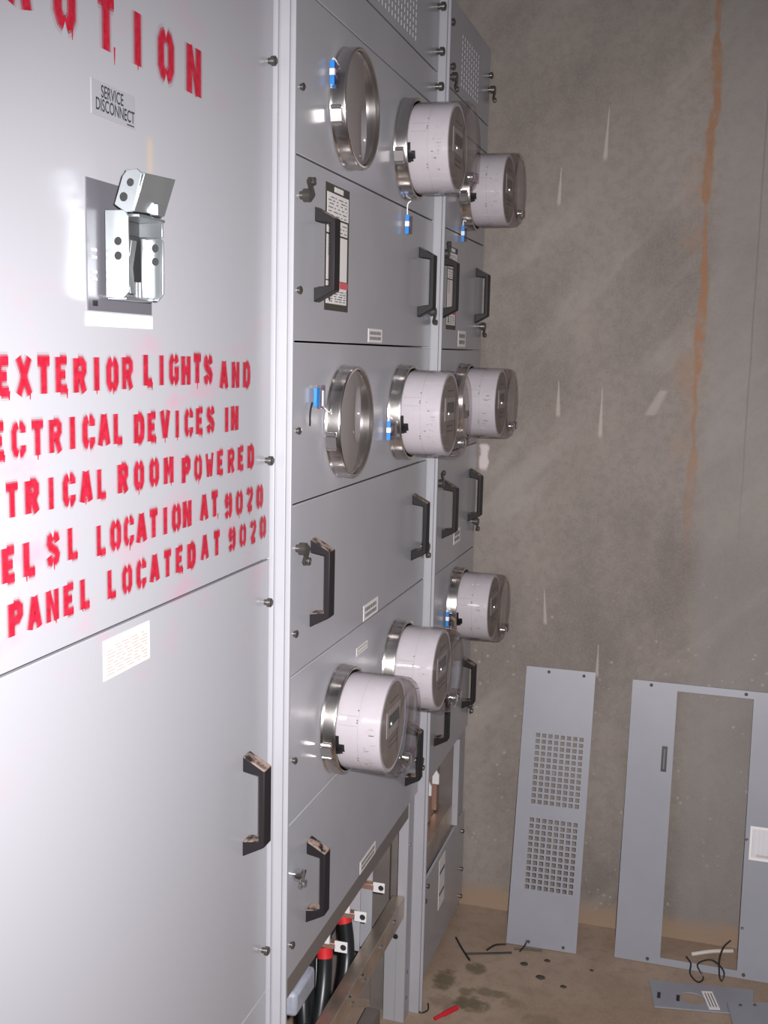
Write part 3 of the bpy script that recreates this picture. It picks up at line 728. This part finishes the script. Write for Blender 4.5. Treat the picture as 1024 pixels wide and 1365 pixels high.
# ------------------------------------------------------------------ loose panels leaning on the wall
def lean_frame(bl, br, tl):
    """origin and axes of a leaning sheet: u along its foot, v up the sheet, n towards the room"""
    o = Vector(bl); u = (Vector(br) - o); v = Vector(tl) - o; u.normalize(); v = (v - u * v.dot(u)).normalized(); n = u.cross(v)
    return o, u, v, n
def leaning(name, label, cat, bl, br, tl):
    o, u, v, n = lean_frame(bl, br, tl)
    t = thing(name, label, cat, o); t.rotation_mode = 'QUATERNION'
    t.rotation_quaternion = Matrix((u, v, n)).transposed().to_quaternion(); return t
LF = lambda u, v, d: (u, v, d * .0025)
VP = leaning('vent_panel', 'loose grey panel with two square-hole vent grids leaning on the wall', 'metal panel', (.156, 2.712, .003), (.338, 2.721, .001), (.143, 2.861, .70))
us, vs = [0], [0]; Wd, Hd = .182, .727
for i in range(8): p = .130 / 8; us += [.038 + i * p, .038 + i * p + p * .66]
for z0 in (.147, .369):
    for j in range(12): p = .190 / 12; vs += [z0 + j * p, z0 + j * p + p * .66]
us.append(Wd); vs.append(Hd)
b = MB(); grid_plate(b, us, vs, lambda i, j: i % 2 == 1 and j % 2 == 1, LF)
b.box(0, .002, 0, Hd, -.010, 0).box(Wd - .002, Wd, 0, Hd, -.010, 0)
b.build('sheet', 'loose', VP)
for x, y in ((.060, Hd - .010), (.152, Hd - .012), (.058, .012), (.148, .010)):
    b = MB(); b.lathe([(.0025, .0042), (.006, .0035), (.006, 0)], 10, 0, (x, y, 0), 'Z'); b.build('screw', 'dull', VP)

FP = leaning('panelboard_front', 'large loose grey panel front with a tall open window, leaning on the wall', 'metal panel', (.434, 2.738, .001), (.845, 2.738, .001), (.446, 2.8745, .705))
Wd, Hd = .408, .716
b = MB(); grid_plate(b, [0, .114, .302, Wd], [0, .018, Hd - .019, Hd], lambda i, j: i == 1 and j == 1, LF)
b.box(0, .002, 0, Hd, -.009, 0).box(Wd - .002, Wd, 0, Hd, -.009, 0).box(.002, Wd - .002, Hd - .002, Hd, -.009, 0).box(.112, .114, .018, Hd - .019, -.014, 0).box(.302, .304, .018, Hd - .019, -.014, 0)
b.build('sheet', 'loose', FP)
for x, y in ((.048, Hd - .010), (.283, Hd - .009), (.083, .010), (.318, .010)):
    b = MB(); b.lathe([(.0025, .0045), (.0065, .0038), (.0065, 0)], 10, 0, (x, y, 0), 'Z'); b.build('screw', 'dull', FP)
b = MB(); b.box(.085, .099, .488, .553, .0025, .0045, 0); b.box(.090, .094, .495, .546, .0045, .0055, 1); b.build('catch', ['black', 'ink'], FP)
b = MB(); b.box(.313, .405, .296, .380, .0025, .0034, 0); b.box(.318, .400, .302, .374, .0034, .0037, 1)
for i in range(7): b.box(.324 + i * .011, .3245 + i * .011, .306, .372, .0037, .0040, 2)
b.box(.3195, .3205, .306, .370, .0037, .0042, 2); b.box(.33, .395, .305, .311, .0037, .0040, 2)
b.build('circuit_card', ['white', 'bezel', 'seam'], FP, label='white card ruled in columns')
bpy.data.objects['circuit_card'].data.materials[1] = M['paper']
for x, y in ((.306, .345), (.308, .125)):
    b = MB(); b.lathe([(.0025, .004), (.005, .004), (.007, .002), (.007, 0)], 10, 0, (x, y, 0), 'Z'); b.build('rivet', 'bright', FP)

# ------------------------------------------------------------------ things on the floor
# flat plate with a round knock-out and a white tag
pl = thing('cover_plate', 'grey plate with a round hole and white tag, flat on the floor', 'metal plate', (.65, 2.615, 0))
def plate_pts(pts, z0, z1, hole=None, org=(0, 0, 0)):
    b = MB(); n = len(pts)
    if not hole:
        b.prism([Vector((x, y, z0)) - Vector(org) for x, y in pts], (0, 0, z1 - z0)); return b
    cx, cy, r = hole; K = 32; ang = [2 * PI * i / K for i in range(K)]
    ring = [(cx + r * math.cos(a), cy + r * .8 * math.sin(a)) for a in ang]
    def hit(a):
        d = Vector((math.cos(a), math.sin(a))); best = 9
        for i in range(n):
            p, q = Vector(pts[i]), Vector(pts[(i + 1) % n]); e = q - p; den = d.x * e.y - d.y * e.x
            if abs(den) < 1e-9: continue
            w = p - Vector((cx, cy)); tt = (w.x * e.y - w.y * e.x) / den; s_ = (w.x * d.y - w.y * d.x) / den
            if tt > 0 and -1e-6 <= s_ <= 1 + 1e-6: best = min(best, tt)
        return (cx + d.x * best, cy + d.y * best)
    angs = sorted(ang + [math.atan2(y - cy, x - cx) % (2 * PI) for x, y in pts])
    inn = [(cx + r * math.cos(a), cy + r * .8 * math.sin(a)) for a in angs]; out = [hit(a) for a in angs]; k = len(angs)
    V = [Vector((x, y, z)) - Vector(org) for z in (z0, z1) for lst in (inn, out) for x, y in lst]
    F = []
    for i in range(k):
        j = (i + 1) % k
        F += [(2 * k + i, 2 * k + j, 3 * k + j, 3 * k + i), (i, k + i, k + j, j), (i, j, 2 * k + j, 2 * k + i), (k + i, 3 * k + i, 3 * k + j, k + j)]
    b.add(V, F); return b
o_ = (.65, 2.615, 0)
plate_pts([(.526, 2.652), (.545, 2.538), (.768, 2.578), (.776, 2.690)], .001, .004, (.632, 2.603, .030), o_).build('sheet', 'loose', pl, bevel=.0006)
b = MB(); mx = Matrix.Translation((.674 - .65, 2.607 - 2.615, .0048)) @ Matrix.Rotation(.25, 4, 'Z')
b.obox(mx, .026, .075, .001, 0)
for dx in (-.007, 0, .007): b.obox(mx @ Matrix.Translation((dx, 0, .0007)), .0025, .058, .0006, 1)
b.build('tag', ['white', 'ink'], pl)
for x, y in ((.553, 2.590), (.598, 2.592)):
    b = MB(); b.box(x - .004 - .65, x + .004 - .65, y - .013 - 2.615, y + .013 - 2.615, .004, .0048); b.build('slot', 'black', pl)
p2 = thing('blank_plate', 'pale grey blank plate flat on the floor at the right edge', 'metal plate', (.80, 2.53, .005))
plate_pts([(.711, 2.606), (.735, 2.44), (.93, 2.47), (.905, 2.665)], .0055, .009, None, (.80, 2.53, .005)).build('sheet', 'loose', p2, bevel=.0006)
for x, y in ((.742, 2.600), (.775, 2.612)):
    b = MB(); b.lathe([(.004, .004), (.007, .003), (.007, 0)], 10, 0, (x - .80, y - 2.53, 0), 'Z'); b.build('screw', 'screw', p2)

def strip(pts, r, name, m, label, cat, group=None):
    c = Vector(pts[0]); c = Vector((c.x, c.y, 0))
    o = MB().tube([Vector(p) - c for p in spline(pts, 5)], r, 8).build(name, m, None, c)
    return tag(o, label, cat, group)
tie = 'cut cable ties on the floor'
strip([(.024, 2.695, .0025), (.052, 2.645, .0025), (.082, 2.598, .0025)], .0026, 'cable_tie', 'black', 'black tie scrap nearest the cabinet foot, pointing at the camera', 'cable tie', tie)
strip([(.066, 2.624, .0030), (.12, 2.645, .0028), (.178, 2.668, .0028)], .0026, 'cable_tie', 'black', 'long straight black tie scrap lying across left of the vented panel', 'cable tie', tie)
strip([(.114, 2.660, .0025), (.130, 2.690, .003), (.156, 2.7035, .003)], .0024, 'cable_tie', 'black', 'short curved black tie scrap at the left corner of the vented panel', 'cable tie', tie)
strip([(.180, 2.690, .0025), (.215, 2.697, .003), (.252, 2.702, .003)], .0022, 'cable_tie', 'black', 'black tie scrap along the foot of the vented panel', 'cable tie', tie)
strip([(.198, 2.676, .006), (.207, 2.698, .012), (.211, 2.708, .022)], .0022, 'cable_tie', 'black', 'tiny upright black tie scrap standing against the vented panel foot', 'cable tie', tie)
strip([(.028, 2.380, .002), (.034, 2.355, .002), (.022, 2.338, .002), (.010, 2.345, .002)], .0018, 'wire_loop', 'black', 'small bent dark wire loop beside the cabinet post', 'wire')
strip([(.058, 2.322, .004), (.075, 2.345, .006), (.098, 2.383, .004)], [.0045] * 5 + [.006] * 6, 'wire_scrap', 'redwire', 'short red wire scrap on the floor near the cabinet', 'wire')
strip([(.625, 2.795, .012), (.675, 2.812, .020), (.727, 2.835, .018)], .005, 'wire_offcut', 'whitewire', 'pale straight wire seen low through the window of the large frame', 'wire')
strip([(.612, 2.716, .047), (.624, 2.714, .031), (.624, 2.712, .004), (.643, 2.682, .003), (.656, 2.705, .004), (.640, 2.714, .031), (.668, 2.714, .050), (.690, 2.713, .042), (.705, 2.712, .022), (.700, 2.706, .003), (.694, 2.712, .014), (.692, 2.714, .055), (.700, 2.716, .088), (.715, 2.717, .108)], .0020, 'wire_coil', 'black', 'loose coil of thin dark wire in front of the bottom rail of the large frame', 'wire')
def crumb(x, y, r, label):
    rr = random.Random(int(x * 1000)); n = 10; b = MB()
    b.lathe([(0, r * .9), (r * .25, r), (r * .5, r * .7), (r * .6, 0)], n, 0, axis='Z')
    b.v = [Vector((v.x * rr.uniform(.8, 1.2) * 1.3, v.y * rr.uniform(.8, 1.2), v.z)) for v in b.v]
    tag(b.build('dirt_crumb', 'grit', None, (x, y, 0)), label, 'debris', 'dirt crumbs on the floor')
crumb(.218, 2.628, .0075, 'flat dark crumb below the left of the vented panel'); crumb(.271, 2.662, .006, 'dark crumb below the right of the vented panel')
crumb(.266, 2.580, .009, 'largest round dark crumb in front of the vented panel'); crumb(.326, 2.557, .0062, 'dark crumb nearest the camera in front of the vented panel')
crumb(.385, 2.654, .0042, 'small brown crumb between the vented panel and the large frame')
